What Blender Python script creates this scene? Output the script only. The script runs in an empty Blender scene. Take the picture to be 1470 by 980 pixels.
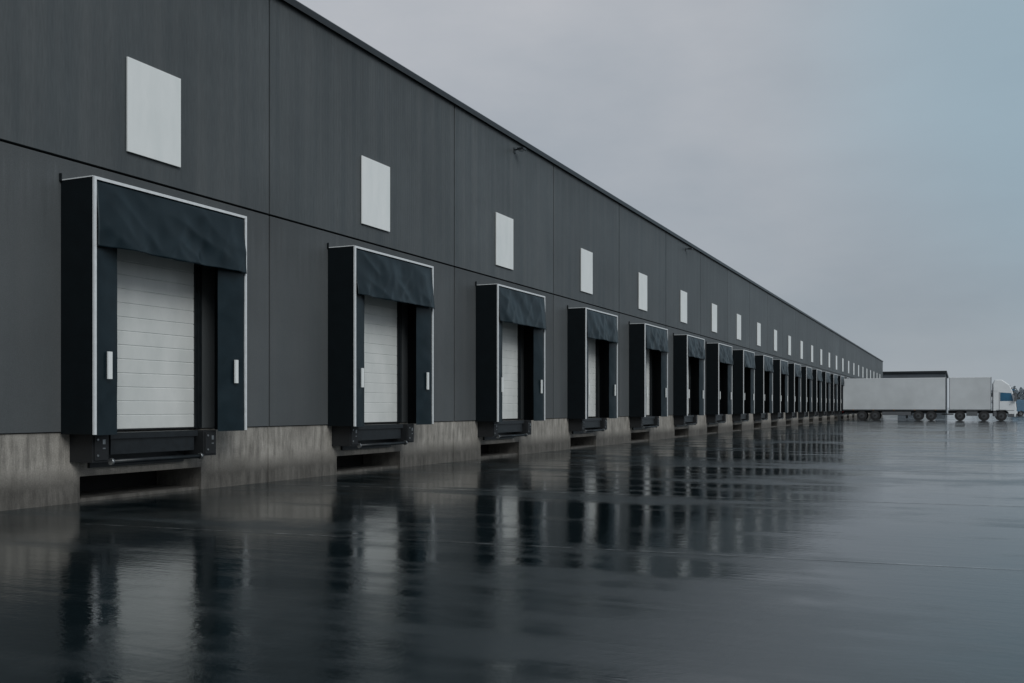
import bpy, bmesh, math, random
from mathutils import Vector, Matrix, noise
random.seed(4)
scene=bpy.context.scene
COL=scene.collection

# ------------------------------------------------------------------ materials
def new_mat(name):
    m=bpy.data.materials.new(name); m.use_nodes=True
    nt=m.node_tree; b=nt.nodes['Principled BSDF']
    return m,nt,b
def N(nt,t,**k):
    n=nt.nodes.new(t)
    for a,v in k.items(): setattr(n,a,v)
    return n
def coords(nt,scale=(1,1,1),world=True,rot=0):
    mp=N(nt,'ShaderNodeMapping'); mp.inputs['Scale'].default_value=scale
    mp.inputs['Rotation'].default_value=(0,0,rot)
    if world:
        g=N(nt,'ShaderNodeNewGeometry'); nt.links.new(g.outputs['Position'],mp.inputs['Vector'])
    else:
        g=N(nt,'ShaderNodeTexCoord'); nt.links.new(g.outputs['Object'],mp.inputs['Vector'])
    return mp.outputs[0]
def noise_tex(nt,vec,scale,detail=4,rough=.55):
    n=N(nt,'ShaderNodeTexNoise'); n.inputs['Scale'].default_value=scale
    n.inputs['Detail'].default_value=detail; n.inputs['Roughness'].default_value=rough
    nt.links.new(vec,n.inputs['Vector']); return n.outputs['Fac']
def ramp(nt,fac,stops):
    r=N(nt,'ShaderNodeValToRGB'); nt.links.new(fac,r.inputs[0])
    e=r.color_ramp.elements
    e[0].position,e[0].color=stops[0][0],stops[0][1]
    e[1].position,e[1].color=stops[1][0],stops[1][1]
    for s in stops[2:]:
        x=e.new(s[0]); x.color=s[1]
    return r.outputs[0]
def g(v,a=1): return (v,v,v,a)
def math_n(nt,op,a,b=None,c=None):
    n=N(nt,'ShaderNodeMath',operation=op)
    for i,v in enumerate((a,b,c)):
        if v is None: continue
        if isinstance(v,(int,float)): n.inputs[i].default_value=v
        else: nt.links.new(v,n.inputs[i])
    return n.outputs[0]
def mixc(nt,fac,a,b,mode='MIX'):
    n=N(nt,'ShaderNodeMix',data_type='RGBA',blend_type=mode)
    if isinstance(fac,(int,float)): n.inputs[0].default_value=fac
    else: nt.links.new(fac,n.inputs[0])
    for i,v in ((6,a),(7,b)):
        if isinstance(v,tuple): n.inputs[i].default_value=v
        else: nt.links.new(v,n.inputs[i])
    return n.outputs[2]
def bump(nt,b,h,strength=1,dist=.01):
    n=N(nt,'ShaderNodeBump'); n.inputs['Strength'].default_value=strength; n.inputs['Distance'].default_value=dist
    nt.links.new(h,n.inputs['Height']); nt.links.new(n.outputs[0],b.inputs['Normal']); return n
def simple(name,col,rough=.5,metal=0,var=.15,nscale=6,bumpd=0,spec=None):
    m,nt,b=new_mat(name)
    v=coords(nt)
    f=noise_tex(nt,v,nscale)
    c=ramp(nt,f,[(.3,(col[0]*(1-var),col[1]*(1-var),col[2]*(1-var),1)),(.7,(min(1,col[0]*(1+var)),min(1,col[1]*(1+var)),min(1,col[2]*(1+var)),1))])
    nt.links.new(c,b.inputs['Base Color'])
    b.inputs['Roughness'].default_value=rough; b.inputs['Metallic'].default_value=metal
    if spec is not None: b.inputs['Specular IOR Level'].default_value=spec
    if bumpd: bump(nt,b,noise_tex(nt,v,nscale*6),1,bumpd)
    return m

def panel_mat(name,ribbed):
    m,nt,b=new_mat(name)
    v1=coords(nt,(1,1,1)); vs=coords(nt,(1,1,.045)); vs2=coords(nt,(1,1,.10))
    streak=noise_tex(nt,vs,3,6,.55); fine=noise_tex(nt,vs2,34,3,.6); cloud=noise_tex(nt,v1,.45,4)
    if ribbed: base=ramp(nt,streak,[(.3,(.066,.080,.087,1)),(.72,(.097,.109,.114,1))])
    else: base=ramp(nt,streak,[(.25,(.082,.095,.101,1)),(.75,(.099,.109,.114,1))])
    c2=ramp(nt,fine,[(.3,g(.84)),(.7,g(1.12))])
    c3=ramp(nt,cloud,[(.3,g(.82)),(.7,g(1.1))])
    c=mixc(nt,.75 if ribbed else .12,base,c2,'MULTIPLY'); c=mixc(nt,.8,c,c3,'MULTIPLY')
    if not ribbed:
        sp=noise_tex(nt,v1,60,3,.7); c=mixc(nt,.5,c,ramp(nt,sp,[(.35,g(.8)),(.65,g(1.15))]),'MULTIPLY')
    sep=N(nt,'ShaderNodeSeparateXYZ'); nt.links.new(v1,sep.inputs[0])
    run=noise_tex(nt,vs,9,4,.7)
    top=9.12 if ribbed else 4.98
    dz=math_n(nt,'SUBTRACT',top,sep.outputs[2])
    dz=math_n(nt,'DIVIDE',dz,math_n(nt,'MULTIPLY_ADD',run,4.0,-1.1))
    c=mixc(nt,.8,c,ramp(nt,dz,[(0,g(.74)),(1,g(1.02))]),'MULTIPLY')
    oi=N(nt,'ShaderNodeObjectInfo')
    rv=N(nt,'ShaderNodeMapRange'); rv.inputs[3].default_value=.88; rv.inputs[4].default_value=1.08
    nt.links.new(oi.outputs['Random'],rv.inputs[0])
    cc=N(nt,'ShaderNodeCombineColor'); 
    for i in range(3): nt.links.new(rv.outputs[0],cc.inputs[i])
    c=mixc(nt,1,c,cc.outputs[0],'MULTIPLY')
    nt.links.new(c,b.inputs['Base Color'])
    b.inputs['Roughness'].default_value=.5; b.inputs['Specular IOR Level'].default_value=.35
    if ribbed:
        w=N(nt,'ShaderNodeTexWave',wave_type='BANDS',bands_direction='Y'); w.inputs['Scale'].default_value=3.2
        w.inputs['Distortion'].default_value=.15
        nt.links.new(v1,w.inputs['Vector'])
        h=math_n(nt,'MULTIPLY_ADD',w.outputs['Fac'],.5,fine)
        bump(nt,b,h,.4,.004)
    else:
        gr=noise_tex(nt,v1,90,2)
        bump(nt,b,gr,.6,.003)
    return m
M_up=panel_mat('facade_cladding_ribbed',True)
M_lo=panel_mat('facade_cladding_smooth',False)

def concrete_mat():
    m,nt,b=new_mat('concrete')
    v=coords(nt); vs=coords(nt,(1,1,.18))
    a=noise_tex(nt,v,1.6,6,.65); s=noise_tex(nt,vs,7,5,.7); f=noise_tex(nt,v,45,3)
    base=ramp(nt,a,[(.3,(.26,.25,.225,1)),(.7,(.42,.405,.37,1))])
    st=ramp(nt,s,[(.36,g(.42)),(.6,g(1.06))])
    c=mixc(nt,.8,base,st,'MULTIPLY')
    c=mixc(nt,.6,c,ramp(nt,f,[(.3,g(.7)),(.7,g(1.18))]),'MULTIPLY')
    sep=N(nt,'ShaderNodeSeparateXYZ'); nt.links.new(v,sep.inputs[0])
    hz=math_n(nt,'MULTIPLY_ADD',s,-.5,sep.outputs[2])
    wet=ramp(nt,hz,[(0,g(.36)),(.28,g(1))])
    c=mixc(nt,1,c,wet,'MULTIPLY')
    nt.links.new(c,b.inputs['Base Color']); b.inputs['Roughness'].default_value=.75
    bump(nt,b,math_n(nt,'ADD',f,a),.8,.006)
    return m
M_conc=concrete_mat()

def asphalt_mat():
    m,nt,b=new_mat('wet_asphalt')
    v=coords(nt)
    vb=coords(nt,(.16,1,1),rot=-.12)      # drainage bands running away from the wall
    patch=noise_tex(nt,v,.22,5,.6); mid=noise_tex(nt,v,1.3,4,.6); band=noise_tex(nt,vb,.62,5,.62)
    rip=noise_tex(nt,v,17,3,.55); rip2=noise_tex(nt,vb,7,3,.5); grain=noise_tex(nt,v,150,2,.6); big=noise_tex(nt,v,.45,2,.4)
    speck=noise_tex(nt,v,48,4,.75)
    pm=math_n(nt,'ADD',math_n(nt,'MULTIPLY',patch,.35),math_n(nt,'MULTIPLY',mid,.15))
    pm=math_n(nt,'MULTIPLY_ADD',band,.5,pm)
    damp=N(nt,'ShaderNodeMapRange',interpolation_type='SMOOTHSTEP'); damp.inputs[1].default_value=.46; damp.inputs[2].default_value=.58
    nt.links.new(pm,damp.inputs[0]); d=damp.outputs[0]
    c=mixc(nt,d,(.005,.010,.012,1),(.017,.025,.029,1))
    c=mixc(nt,.7,c,ramp(nt,grain,[(.35,g(.5)),(.7,g(1.7))]),'MULTIPLY')
    c=mixc(nt,.6,c,ramp(nt,speck,[(.4,g(.7)),(.68,g(2.0))]),'MULTIPLY')
    nt.links.new(c,b.inputs['Base Color'])
    r=math_n(nt,'MULTIPLY_ADD',d,.17,.035)
    r=math_n(nt,'MULTIPLY_ADD',speck,.04,r); nt.links.new(r,b.inputs['Roughness'])
    b.inputs['IOR'].default_value=1.43
    b.inputs['Specular Tint'].default_value=(.82,.97,1,1)
    h=math_n(nt,'MULTIPLY',rip,.0011)
    h=math_n(nt,'MULTIPLY_ADD',rip2,.0016,h)
    h=math_n(nt,'MULTIPLY_ADD',big,.013,h)
    gh=math_n(nt,'MULTIPLY',math_n(nt,'MULTIPLY',grain,.0006),math_n(nt,'MULTIPLY_ADD',d,1.1,.25))
    h=math_n(nt,'ADD',h,gh)
    bump(nt,b,h,1,1.0)
    return m
M_asph=asphalt_mat()

def paint_mat():
    m,nt,b=new_mat('worn_line_paint')
    v=coords(nt); f=noise_tex(nt,v,5,6,.75)
    c=ramp(nt,f,[(.40,(.02,.027,.03,1)),(.66,(.48,.51,.52,1))])
    nt.links.new(c,b.inputs['Base Color']); b.inputs['Roughness'].default_value=.14; b.inputs['IOR'].default_value=1.43
    return m
M_paint=paint_mat()
def sign_mat():
    m,nt,b=new_mat('white_sign_panel')
    vs=coords(nt,(1,1,.3)); f=noise_tex(nt,vs,2.5,4,.6)
    c=ramp(nt,f,[(.3,(.73,.78,.78,1)),(.65,(.81,.85,.85,1))]); nt.links.new(c,b.inputs['Base Color'])
    b.inputs['Roughness'].default_value=.45
    return m
M_sign=sign_mat()
def door_mat():
    m,nt,b=new_mat('door_enamel')
    vs=coords(nt,(1,1,.6)); f=noise_tex(nt,vs,1.6,5,.6)
    c=ramp(nt,f,[(.3,(.59,.63,.62,1)),(.7,(.73,.76,.75,1))]); nt.links.new(c,b.inputs['Base Color'])
    b.inputs['Roughness'].default_value=.4
    return m
M_door=door_mat()
def curtain_mat():
    m,nt,b=new_mat('pvc_curtain')
    v=coords(nt); f=noise_tex(nt,v,3,5,.6)
    c=ramp(nt,f,[(.3,(.0035,.010,.014,1)),(.7,(.007,.016,.022,1))]); nt.links.new(c,b.inputs['Base Color'])
    b.inputs['Roughness'].default_value=.38
    b.inputs['Specular IOR Level'].default_value=.36
    b.inputs['Specular Tint'].default_value=(.8,.95,1,1)
    bump(nt,b,noise_tex(nt,v,220,1),.4,.001)
    return m
M_curt=curtain_mat()
M_side=simple('shelter_side_fabric',(.004,.007,.009),.55,nscale=4,spec=.16)
M_trim=simple('aluminium_trim',(.72,.76,.78),.35,.1,.08,10)
M_rubber=simple('rubber',(.009,.011,.013),.6,nscale=12,bumpd=.002)
M_steel=simple('painted_steel_black',(.011,.015,.018),.4,.2,.3,8)
M_galv=simple('galvanised_steel',(.25,.27,.28),.35,.8,.2,12)
M_core=simple('shadow_joint_backing',(.008,.009,.010),.8)
M_cap=simple('roof_coping_metal',(.022,.027,.031),.4,.4,.2,4)
M_capl=simple('roof_coping_edge',(.12,.135,.15),.4,.5,.15,4)
M_roof=simple('roof_membrane',(.12,.12,.12),.8)
M_white=simple('truck_white_paint',(.74,.78,.80),.35,0,.05,1.2)
M_white2=simple('trailer_panel',(.56,.60,.62),.45,0,.10,.5)
M_glass=simple('tinted_glass',(.02,.11,.20),.08,0,.2,2)
M_tyre=simple('tyre_rubber',(.022,.023,.025),.8)
M_grey=simple('grey_plastic',(.10,.11,.12),.6)
M_hub=simple('wheel_hub',(.055,.06,.065),.6)
M_red=simple('red_lens',(.35,.02,.02),.3)
M_amber=simple('amber_lens',(.5,.2,.03),.3)
M_lamp=simple('lamp_lens_clear',(.6,.62,.64),.15)
M_van=simple('van_paint_blue_grey',(.10,.19,.28),.35)
M_far=simple('distant_building_cladding',(.07,.085,.10),.7,nscale=.3)
M_fol=simple('hazed_foliage',(.10,.125,.145),.9,nscale=.12,var=.2)  # leaf colour paled to blue-grey: distance haze painted into the base colour
M_bark=simple('bark',(.07,.07,.065),.9)

# ------------------------------------------------------------------ geometry helpers
def box(bm,x0,x1,y0,y1,z0,z1,mi=0):
    vs=[bm.verts.new((x,y,z)) for x in (x0,x1) for y in (y0,y1) for z in (z0,z1)]
    for f in ((0,1,3,2),(4,6,7,5),(0,4,5,1),(2,3,7,6),(0,2,6,4),(1,5,7,3)):
        fc=bm.faces.new([vs[i] for i in f]); fc.material_index=mi
def cyl(bm,p0,p1,r,seg=16,mi=0,r2=None):
    p0=Vector(p0);p1=Vector(p1);d=p1-p0
    q=d.to_track_quat('Z','Y').to_matrix().to_4x4()
    M=Matrix.Translation((p0+p1)/2)@q
    res=bmesh.ops.create_cone(bm,cap_ends=True,segments=seg,radius1=r,radius2=r if r2 is None else r2,depth=d.length,matrix=M)
    for f in {f for v in res['verts'] for f in v.link_faces}:
        f.material_index=mi
        f.smooth=len(f.verts)==4
def prism(bm,prof,y0,y1,mi=0):
    a=[bm.verts.new((x,y0,z)) for x,z in prof]; b=[bm.verts.new((x,y1,z)) for x,z in prof]
    f=bm.faces.new(a); f.material_index=mi
    f=bm.faces.new(b[::-1]); f.material_index=mi
    n=len(prof)
    for i in range(n):
        f=bm.faces.new((a[i],b[i],b[(i+1)%n],a[(i+1)%n])); f.material_index=mi
def mesh_from(bm,name,mats):
    bmesh.ops.recalc_face_normals(bm,faces=bm.faces)
    me=bpy.data.meshes.new(name); bm.to_mesh(me); bm.free()
    for m in mats: me.materials.append(m)
    return me
def obj(name,me,parent=None,loc=(0,0,0),bevel=0):
    o=bpy.data.objects.new(name,me); COL.objects.link(o); o.location=loc
    if parent: o.parent=parent
    if bevel:
        md=o.modifiers.new('bevel','BEVEL'); md.width=bevel; md.segments=2; md.limit_method='ANGLE'
    return o
def empty(name,loc=(0,0,0)):
    e=bpy.data.objects.new(name,None); COL.objects.link(e); e.location=loc; e.empty_display_size=.3; return e

# ------------------------------------------------------------------ layout numbers
HC=1.4; D=11.7; TH=math.atan(640/1400)
S=[10.0,16.5,23.2,29.9,36.5,43.0,49.3,55.6]
while S[-1]+6.3<172: S.append(S[-1]+6.3)
S=[-9.2,-2.8,3.5]+S
WEND=178.0; WBEG=-14.0
SEAM=[s-1.2 for s in S[1:]]+[WEND]
SEAM[SEAM.index([q for q in SEAM if 14<q<16][0])]=14.65
ZC=1.03; ZP=4.98; ZR=9.12
# ------------------------------------------------------------------ ground
bm=bmesh.new()
vs=[bm.verts.new(p) for p in ((-1500,-600,0),(1500,-600,0),(1500,3000,0),(-1500,3000,0))]
bm.faces.new(vs); obj('ground',mesh_from(bm,'ground',[M_asph]))
bm=bmesh.new()
def strip(x0,y0,x1,y1,w):
    d=Vector((x1-x0,y1-y0,0)).normalized(); n=Vector((-d.y,d.x,0))*w/2
    a=Vector((x0,y0,.004)); b=Vector((x1,y1,.004))
    bm.faces.new([bm.verts.new(p) for p in (a-n,b-n,b+n,a+n)])
strip(2.0,8.45,16,9.8,.015)
strip(.6,14.3,30,17.2,.05)
for s in SEAM:
    if s>20 and s<110:
        strip(.6,s,30,s+2.8,.09)
        strip(6,s+3.3,34,s+5.9,.05)
obj('road_marking',mesh_from(bm,'road_marking',[M_paint]))

# ------------------------------------------------------------------ warehouse
WH=empty('warehouse',(0,0,0))
bm=bmesh.new()
box(bm,-60,-.16,WBEG,WEND,.95,ZR-.02)
box(bm,-60,-1.05,WBEG,WEND,0,.945)
obj('structure_core',mesh_from(bm,'core',[M_core]),WH)
bm=bmesh.new(); box(bm,-59.8,-.3,WBEG+.2,WEND-.2,ZR-.015,ZR+.03); obj('roof',mesh_from(bm,'roof',[M_roof]),WH)
edges=[WBEG]+SEAM
for a,b_ in zip(edges[:-1],edges[1:]):
    gp=.014 if a<12 else .026
    gl=.014 if b_<16 else .026
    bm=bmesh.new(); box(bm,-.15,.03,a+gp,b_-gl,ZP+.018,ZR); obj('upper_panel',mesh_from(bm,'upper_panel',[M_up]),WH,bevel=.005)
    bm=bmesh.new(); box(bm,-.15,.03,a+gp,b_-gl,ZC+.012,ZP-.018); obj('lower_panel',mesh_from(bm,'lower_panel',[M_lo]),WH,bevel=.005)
bm=bmesh.new()
for a,b_ in zip(edges[:-1],edges[1:]):
    inside=[s for s in S if a<s<b_]
    y=a+.010
    for s in inside:
        box(bm,-1,0,y,s+.36,0,ZC,0)
        box(bm,-1,-.003,s+.36,s+2.88,.38,ZC-.002,0)
        box(bm,-1,-.05,s+.36,s+2.88,0,.05,0)
        y=s+2.88
    box(bm,-1,0,y,b_-.010,0,ZC,0)
obj('concrete_plinth',mesh_from(bm,'plinth',[M_conc]),WH)
bm=bmesh.new()
box(bm,-.35,.10,WBEG-.05,WEND+.05,ZR,ZR+.10,0)
box(bm,.10,.112,WBEG-.05,WEND+.05,ZR-.03,ZR+.10,0)
box(bm,-.35,.112,WBEG-.05,WEND+.05,ZR+.10,ZR+.115,1)
box(bm,-60,-.36,WEND-.3,WEND+.05,ZR,ZR+.1,0)
obj('roof_coping',mesh_from(bm,'coping',[M_cap,M_capl]),WH)

bm=bmesh.new()
sl=.215; z=ZC+.03
y0,y1=.42,2.63
while z<3.95:
    pr=[(.035,z),(.060,z),(.070,z+.010),(.070,z+sl-.010),(.060,z+sl),(.035,z+sl)]
    prism(bm,pr,y0,y1,0)
    z+=sl
box(bm,.032,.10,y0-.07,y0,ZC+.02,z+.1,1)
box(bm,.032,.10,y1,y1+.16,ZC+.02,z+.1,1)
box(bm,.10,.14,y1+.05,y1+.09,ZC+.02,z+.1,1)
box(bm,.032,.10,y0,y1,z,z+.1,1)
box(bm,.032,.085,y0,y1,ZC+.013,ZC+.034,2)
DOOR=mesh_from(bm,'door',[M_door,M_steel,M_rubber])
bm=bmesh.new()
for a in (.18,2.44):
    box(bm,.002,.45,a,a+.30,.60,1.015,0)
    box(bm,.45,.47,a+.03,a+.27,.63,.985,0)
    box(bm,.47,.474,a+.17,a+.22,.86,.93,2)
    box(bm,.47,.474,a+.17,a+.22,.79,.81,2)
    cyl(bm,(.465,a+.08,.70),(.482,a+.08,.70),.018,10,2)
    cyl(bm,(.465,a+.08,.93),(.482,a+.08,.93),.018,10,2)
LEVB=mesh_from(bm,'bumpers',[M_rubber,M_steel,M_galv])
bm=bmesh.new()
box(bm,.004,.40,.56,2.36,.93,1.02,0)
box(bm,.004,.36,.60,2.32,.70,.925,0)
cyl(bm,(.44,.56,.60),(.44,2.36,.60),.035,14,0)
cyl(bm,(.44,.52,.60),(.44,.56,.60),.05,14,1); cyl(bm,(.44,2.36,.60),(.44,2.40,.60),.05,14,1)
for yy in (.7,2.2): box(bm,.005,.44,yy,yy+.04,.585,.615,0)
box(bm,.004,.05,.50,2.42,.50,.69,0)
LEV=mesh_from(bm,'leveller',[M_steel,M_galv])

# shelter meshes
P=.66; W=3.22; ZT=4.64
bm=bmesh.new()
box(bm,.032,P,0,.05,ZC-.02,ZT)
box(bm,.032,P,W-.05,W,ZC-.02,ZT)
box(bm,.032,P,.05,W-.05,ZT-.05,ZT-.002)
box(bm,.031,.07,-.03,-.004,ZT-.02,ZT+.10)
FR=mesh_from(bm,'frame',[M_side])
bm=bmesh.new()
t=.038
box(bm,P,P+.035,-.003,t,ZC-.02,ZT+.003)
box(bm,P,P+.035,W-t,W+.003,ZC-.02,ZT+.003)
box(bm,P,P+.035,t,W-t,ZT-t,ZT+.003)
box(bm,.034,P,-.003,.02,ZT-.003,ZT+.012)
box(bm,.034,P,W-.02,W+.003,ZT-.003,ZT+.012)
TR=mesh_from(bm,'trim',[M_trim])
def curtain(y0,y1,z0,z1,seed,amp,nx,nz,inner=None,lean=0):
    bm=bmesh.new(); gr=[]
    for i in range(nx+1):
        row=[]
        for j in range(nz+1):
            u=i/nx; v=j/nz
            y=y0+(y1-y0)*u; z=z0+(z1-z0)*v
            w=noise.noise(Vector((y*1.3+z*.7+seed*7,z*.9-y*.3,seed*3.1)))
            w2=abs(noise.noise(Vector((y*1.9-z*1.5,z*.8,seed*5.7+9))))
            w4=abs(noise.noise(Vector((y*1.6+z*1.9,z*.7-y*.5,seed*2.7+31))))
            w3=noise.noise(Vector((y*5,z*1.2+y*1.5,seed)))
            fall=(1-v)**.35 if lean else 1
            pin=min(1,min(u,1-u)*8)
            x=P+.012+amp*(.7*w+.9*(.3-w2)+.8*(.3-w4)+.14*w3)*fall*(.35+.65*pin)
            if lean: x+=lean*(1-v)+amp*.5*pin*(1-v)
            if inner is not None:
                k=abs(u-inner); x-=.10*(1-k)**1.5
            zz=z+ (.010*math.sin(y*3+seed) if (j==0 and lean) else 0)
            row.append(bm.verts.new((x,y,zz)))
        gr.append(row)
    for i in range(nx):
        for j in range(nz):
            f=bm.faces.new((gr[i][j],gr[i+1][j],gr[i+1][j+1],gr[i][j+1])); f.smooth=True
    me=mesh_from(bm,'curtain',[M_curt]); return me
HEADS=[curtain(t+.003,W-t-.003,3.66,ZT-t-.002,k,.085,80,34,None,.06) for k in range(5)]
LC=[curtain(t+.002,.52,ZC-.03,3.9,20+k,.022,10,50,1.0) for k in range(3)]
RC=[curtain(W-.58,W-t-.002,ZC-.03,3.9,30+k,.022,10,50,0.0) for k in range(3)]
bm=bmesh.new()
box(bm,P+.02,P+.045,.235,.31,1.80,2.19); box(bm,P+.02,P+.045,W-.30,W-.225,1.80,2.19)
TAG=mesh_from(bm,'marker',[M_sign])
bm=bmesh.new(); box(bm,.045,.075,0,1.13,5.34,6.80,0)
for yy in (.1,.95): box(bm,.031,.045,yy,yy+.08,5.4,6.74,1)
SG=mesh_from(bm,'sign',[M_sign,M_galv])
for i,s in enumerate(S):
    obj('dock_door',DOOR,WH,(0,s,0)); obj('dock_bumpers',LEVB,WH,(0,s,0),bevel=.012); obj('dock_leveller',LEV,WH,(0,s,0))
    e=empty('dock_shelter',(0,s,0))
    obj('frame',FR,e,bevel=.008); obj('edge_trim',TR,e)
    hc=obj('head_curtain',HEADS[(i+2)%5],e); sm=hc.modifiers.new('th','SOLIDIFY'); sm.thickness=.006; sm.offset=-1
    obj('side_curtain',LC[i%3],e); obj('side_curtain',RC[(i+1)%3],e); obj('marker_strip',TAG,e)
    sg=obj('wall_sign',SG,None,(0,s+1.2,0),bevel=.004)
bm=bmesh.new()
box(bm,.031,.05,-.06,.06,-.08,.08,0); cyl(bm,(.05,0,.02),(.2,0,.03),.02,10,0)
box(bm,.16,.36,-.11,.11,-.02,.045,0); box(bm,.19,.34,-.09,.09,-.032,-.02,1)
LM=mesh_from(bm,'lamp',[M_steel,M_lamp])
for y in (25.7,45.2): obj('wall_lamp',LM,None,(0,y,8.82),bevel=.006)

# ------------------------------------------------------------------ trucks
def wheel(bm,x,y,r=.5,w=.32,side=1,mt=0,mh=1):
    cyl(bm,(x,y-w/2,r),(x,y+w/2,r),r,28,mt)
    for sg in (-1,1):
        yo=y+sg*w/2
        cyl(bm,(x,yo-.005*sg,r),(x,yo+.03*sg,r),r*.55,20,mh)
        cyl(bm,(x,yo+.02*sg,r),(x,yo+.09*sg,r),r*.2,12,mt)
def make_truck(name,loc):
    T=empty(name,loc)
    L=[M_white2,M_white,M_grey,M_steel,M_tyre,M_hub,M_glass,M_red,M_amber,M_lamp]
    bm=bmesh.new(); box(bm,0,10,-1.25,1.25,1.12,4.38,0)
    obj('trailer_box',mesh_from(bm,'tb',L),T,bevel=.04)
    bm=bmesh.new()
    for (a,b) in ((0,10),(10.32,14.15)):
        box(bm,a-.01,b+.01,-1.265,1.265,1.06,1.15,2); box(bm,a-.01,b+.01,-1.262,1.262,4.33,4.40,1)
        for xx in (a-.012,b-.04): box(bm,xx,xx+.05,-1.262,1.262,1.1,4.39,2)
        n=int((b-a)/2.4)
        for k in range(1,n): 
            xx=a+(b-a)*k/n; box(bm,xx,xx+.012,-1.253,1.253,1.16,4.32,0)
    obj('body_rails',mesh_from(bm,'rails',L),T)
    bm=bmesh.new(); box(bm,10.32,14.15,-1.25,1.25,1.12,4.36,0); obj('cargo_box',mesh_from(bm,'cb',L),T,bevel=.04)
    bm=bmesh.new()
    box(bm,.1,10,-.5,-.38,.78,1.06,3); box(bm,.1,10,.38,.5,.78,1.06,3)
    box(bm,10.2,16.1,-.48,-.36,.75,1.05,3); box(bm,10.2,16.1,.36,.48,.75,1.05,3)
    box(bm,9.6,10.7,-.1,.1,.6,.72,3)
    for sg in (-1,1):
        y=sg*1.2
        box(bm,3.9,6.7,y-.02,y+.02,.55,.92,2)
        box(bm,11.9,12.9,y-.2,y+.05,.5,.95,2)
        for a,b in ((1.4,4.0),(6.9,9.2),(13.1,13.9),(10.9,11.8)): box(bm,a,b,sg*1.0-.2,sg*1.0+.2,1.03,1.058,3)
        for xx in (1,3,5,7,9): box(bm,xx,xx+.1,y+sg*.068-.004,y+sg*.068+.004,1.08,1.13,8)
    box(bm,-.03,.05,-1.2,1.2,.55,.68,2)
    for sg in (-1,1): box(bm,-.05,-.01,sg*1.0-.15,sg*1.0+.15,.85,.98,7)
    for sg in (-1,1): box(bm,6.2,6.32,sg*.8-.06,sg*.8+.06,.2,1.05,3)
    obj('chassis',mesh_from(bm,'ch',L),T)
    bm=bmesh.new()
    for x in (1.9,3.2,7.4,8.6,11.3,13.5):
        for sg in (-1,1): wheel(bm,x,sg*1.03,.5,.34,sg,4,5)
    for sg in (-1,1): wheel(bm,15.05,sg*1.05,.5,.32,sg,4,5)
    obj('wheels',mesh_from(bm,'wh',L),T)
    bm=bmesh.new()
    prof=[(14.30,1.0),(14.30,3.75),(14.5,4.12),(15.1,4.12),(15.75,3.62),(16.02,3.05),(16.32,1.95),(16.40,1.2),(16.36,.42),(15.70,.42),(15.66,.85),(15.45,1.08),(14.65,1.08),(14.5,1.0)]
    prism(bm,prof,-1.22,1.22,1)
    obj('cab',mesh_from(bm,'cab',L),T,bevel=.06)
    bm=bmesh.new()
    for sg in (-1,1):
        y=sg*1.235
        pts=[(14.95,2.0),(16.12,2.0),(15.93,2.78),(14.95,2.85)]
        f=[bm.verts.new((x,y,z)) for x,z in pts]; fc=bm.faces.new(f); fc.material_index=6
        box(bm,14.9,16.2,y-.01,y-.004,1.05,1.08,2)
        box(bm,14.86,14.885,y-.012,y+.004,1.15,2.9,2)
        box(bm,15.78,15.84,y-.0,y+sg*.02 if sg>0 else y+.02,1.6,1.66,2)
        box(bm,16.18,16.40,sg*1.42-.07,sg*1.42+.07,1.95,2.75,2)
        box(bm,16.1,16.3,min(sg*1.2,sg*1.42),max(sg*1.2,sg*1.42),2.68,2.74,2)
        box(bm,15.72,16.2,y-.015,y+.015,.45,.72,2)
        box(bm,14.34,14.62,y-.02,y+.02,.45,.95,2)
        box(bm,14.35,14.75,y-.006,y+.012,3.0,3.5,1)
    a=[(16.055,-1.08,3.0),(16.055,1.08,3.0),(16.335,1.12,2.0),(16.335,-1.12,2.0)]
    fc=bm.faces.new([bm.verts.new(p) for p in a]); fc.material_index=6
    box(bm,15.95,16.25,-1.15,1.15,3.05,3.16,6)
    box(bm,16.38,16.43,-1.0,1.0,1.05,1.75,2)
    box(bm,16.34,16.48,-1.22,1.22,.38,.68,2)
    for sg in (-1,1): box(bm,16.37,16.50,sg*.98-.18,sg*.98+.18,.74,.98,9)
    obj('cab_fittings',mesh_from(bm,'cf',L),T)
    return T
make_truck('articulated_truck',(.6,110,0))

def make_van(name,loc,rot,mat):
    T=empty(name,loc); T.rotation_euler=(0,0,rot)
    L=[mat,M_glass,M_tyre,M_galv,M_grey,M_red]
    bm=bmesh.new()
    prof=[(0,.45),(0,2.3),(.12,2.5),(3.9,2.52),(4.25,2.4),(4.95,1.5),(5.65,1.22),(5.85,.95),(5.85,.4),(5.2,.4),(5.1,.7),(4.75,.82),(4.4,.7),(4.3,.4),(1.6,.4),(1.5,.7),(1.15,.82),(.8,.7),(.7,.4)]
    prism(bm,prof,-1,1,0); obj('body',mesh_from(bm,'vb',L),T,bevel=.06)
    bm=bmesh.new()
    for sg in (-1,1):
        f=[bm.verts.new((x,sg*1.012,z)) for x,z in ((3.4,1.5),(4.75,1.5),(4.2,2.25),(3.4,2.25))]; bm.faces.new(f).material_index=1
        for x in (1.15,4.75): wheel(bm,x,sg*.88,.36,.24,sg,2,3)
        box(bm,-.02,.03,sg*.9-.07,sg*.9+.07,1.1,1.5,5)
    f=[bm.verts.new(p) for p in ((4.31,-.85,2.36),(4.31,.85,2.36),(4.99,.9,1.52),(4.99,-.9,1.52))]; bm.faces.new(f).material_index=1
    box(bm,5.8,5.9,-.95,.95,.4,.62,4)
    obj('fittings',mesh_from(bm,'vf',L),T)
    return T
def place(px,depth):
    r=(px-735)/1400*depth
    return (D-math.sin(TH)*depth+math.cos(TH)*r, math.cos(TH)*depth+math.sin(TH)*r)
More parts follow.
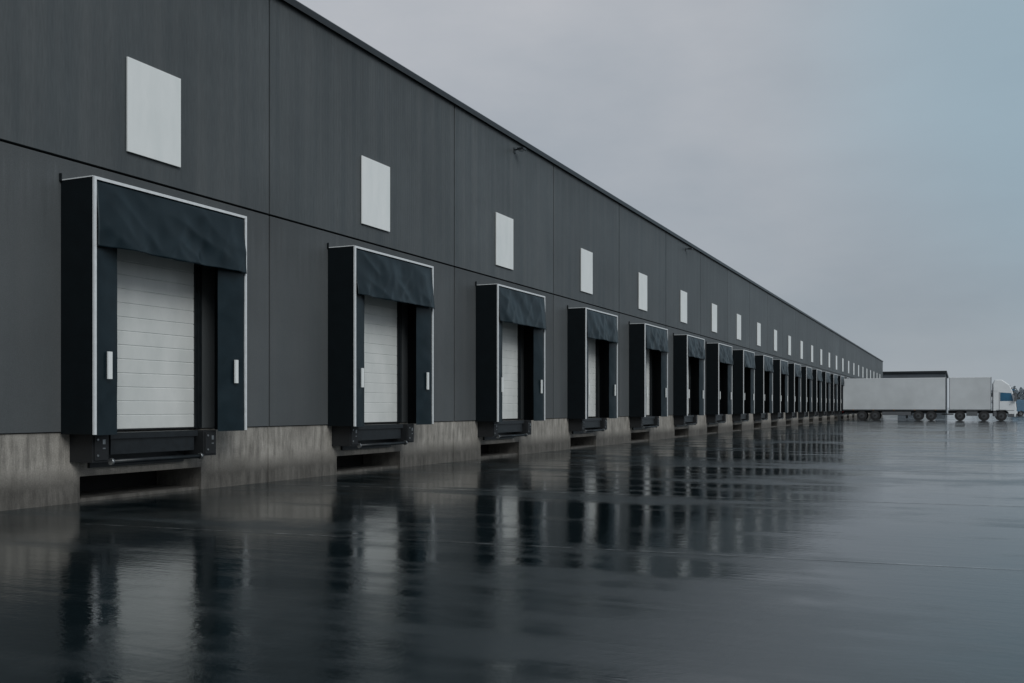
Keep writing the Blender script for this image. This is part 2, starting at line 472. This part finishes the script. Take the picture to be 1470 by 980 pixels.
x,y=place(1452,150); make_van('parked_van',(x,y,0),math.radians(5),M_van)
x,y=place(1500,160); make_van('parked_van',(x,y,0),math.radians(8),M_white)

# ------------------------------------------------------------------ distant warehouse & trees
x0,y0=place(1266,195); x1,_=place(1357,195)
FB=empty('distant_warehouse',(0,0,0))
bm=bmesh.new()
box(bm,x0-30,x1,y0+4,y0+44,0,8.2,0); box(bm,x0-30.1,x1+.3,y0+3.7,y0+44.3,8.2,8.6,1)
for k in range(6): 
    xx=x1-5-k*7; box(bm,xx,xx+3.2,y0+3.95,y0+3.99,0.2,4,2)
obj('walls',mesh_from(bm,'fb',[M_far,M_cap,M_white2]),FB)

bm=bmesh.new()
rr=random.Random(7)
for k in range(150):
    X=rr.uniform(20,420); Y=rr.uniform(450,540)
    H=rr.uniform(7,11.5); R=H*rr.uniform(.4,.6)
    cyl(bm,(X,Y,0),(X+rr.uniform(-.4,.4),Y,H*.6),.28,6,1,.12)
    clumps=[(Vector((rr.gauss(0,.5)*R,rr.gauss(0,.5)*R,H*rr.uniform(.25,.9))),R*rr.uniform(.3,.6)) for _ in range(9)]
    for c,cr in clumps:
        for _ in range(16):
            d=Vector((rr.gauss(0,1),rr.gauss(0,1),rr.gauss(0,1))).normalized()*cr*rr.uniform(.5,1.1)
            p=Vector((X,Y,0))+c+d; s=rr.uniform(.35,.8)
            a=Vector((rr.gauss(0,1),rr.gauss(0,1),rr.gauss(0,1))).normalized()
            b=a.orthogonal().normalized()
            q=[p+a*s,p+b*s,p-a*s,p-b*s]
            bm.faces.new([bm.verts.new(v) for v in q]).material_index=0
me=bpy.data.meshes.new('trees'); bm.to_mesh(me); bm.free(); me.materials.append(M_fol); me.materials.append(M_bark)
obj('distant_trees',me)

# ------------------------------------------------------------------ light
SUN_EL=math.radians(36); AZ=math.radians(-35)
sd=Vector((math.cos(SUN_EL)*math.cos(AZ),math.cos(SUN_EL)*math.sin(AZ),math.sin(SUN_EL)))
sl_=bpy.data.lights.new('sun','SUN'); sl_.energy=1.45; sl_.angle=math.radians(30); sl_.color=(1,1,.985)
so=bpy.data.objects.new('sun',sl_); COL.objects.link(so); so.rotation_euler=sd.to_track_quat('Z','Y').to_euler(); so.location=(30,-20,40)

w=bpy.data.worlds.new('World'); scene.world=w; w.use_nodes=True; nt=w.node_tree
bg=nt.nodes['Background']
sky=N(nt,'ShaderNodeTexSky'); sky.sky_type='NISHITA'; sky.sun_disc=False
sky.sun_elevation=SUN_EL; sky.sun_rotation=math.atan2(sd.x,sd.y)
sky.dust_density=3; 
tc=N(nt,'ShaderNodeTexCoord')
mp=N(nt,'ShaderNodeMapping'); mp.inputs['Scale'].default_value=(1,1,2.4); nt.links.new(tc.outputs['Generated'],mp.inputs[0])
n1=noise_tex(nt,mp.outputs[0],2.6,6,.55)
sep=N(nt,'ShaderNodeSeparateXYZ'); nt.links.new(tc.outputs['Generated'],sep.inputs[0])
hg=ramp(nt,sep.outputs[2],[(0,(3.55,3.95,4.3,1)),(1,(3.7,3.95,4.2,1)),(.10,(3.45,3.78,4.15,1)),(.38,(4.45,4.65,4.95,1))])
cl=ramp(nt,n1,[(.3,(.84,.88,.91,1)),(.7,(1.12,1.10,1.09,1))])
c=mixc(nt,1,hg,cl,'MULTIPLY')
dt=N(nt,'ShaderNodeVectorMath',operation='DOT_PRODUCT'); nt.links.new(tc.outputs['Generated'],dt.inputs[0]); dt.inputs[1].default_value=Vector((.20,.90,.35)).normalized()
mk=N(nt,'ShaderNodeMapRange',interpolation_type='SMOOTHSTEP'); mk.inputs[1].default_value=.92; mk.inputs[2].default_value=1.0
nt.links.new(math_n(nt,'MULTIPLY_ADD',n1,.06,math_n(nt,'SUBTRACT',dt.outputs['Value'],.028)),mk.inputs[0])
c=mixc(nt,math_n(nt,'MULTIPLY',mk.outputs[0],.5),c,(2.1,3.9,4.9,1))
c=mixc(nt,.93,sky.outputs[0],c)
nt.links.new(c,bg.inputs[0]); bg.inputs[1].default_value=.1

# ------------------------------------------------------------------ camera
cd=bpy.data.cameras.new('camera'); cam=bpy.data.objects.new('camera',cd); COL.objects.link(cam)
cam.location=(D,0,HC); cam.rotation_euler=(math.radians(90),0,TH)
cd.sensor_width=36; cd.lens=36*1400/1470; cd.shift_y=94/1470
cd.clip_end=5000; cd.clip_start=.1
scene.camera=cam
scene.view_settings.view_transform='Standard'; scene.view_settings.look='None'; scene.view_settings.exposure=0
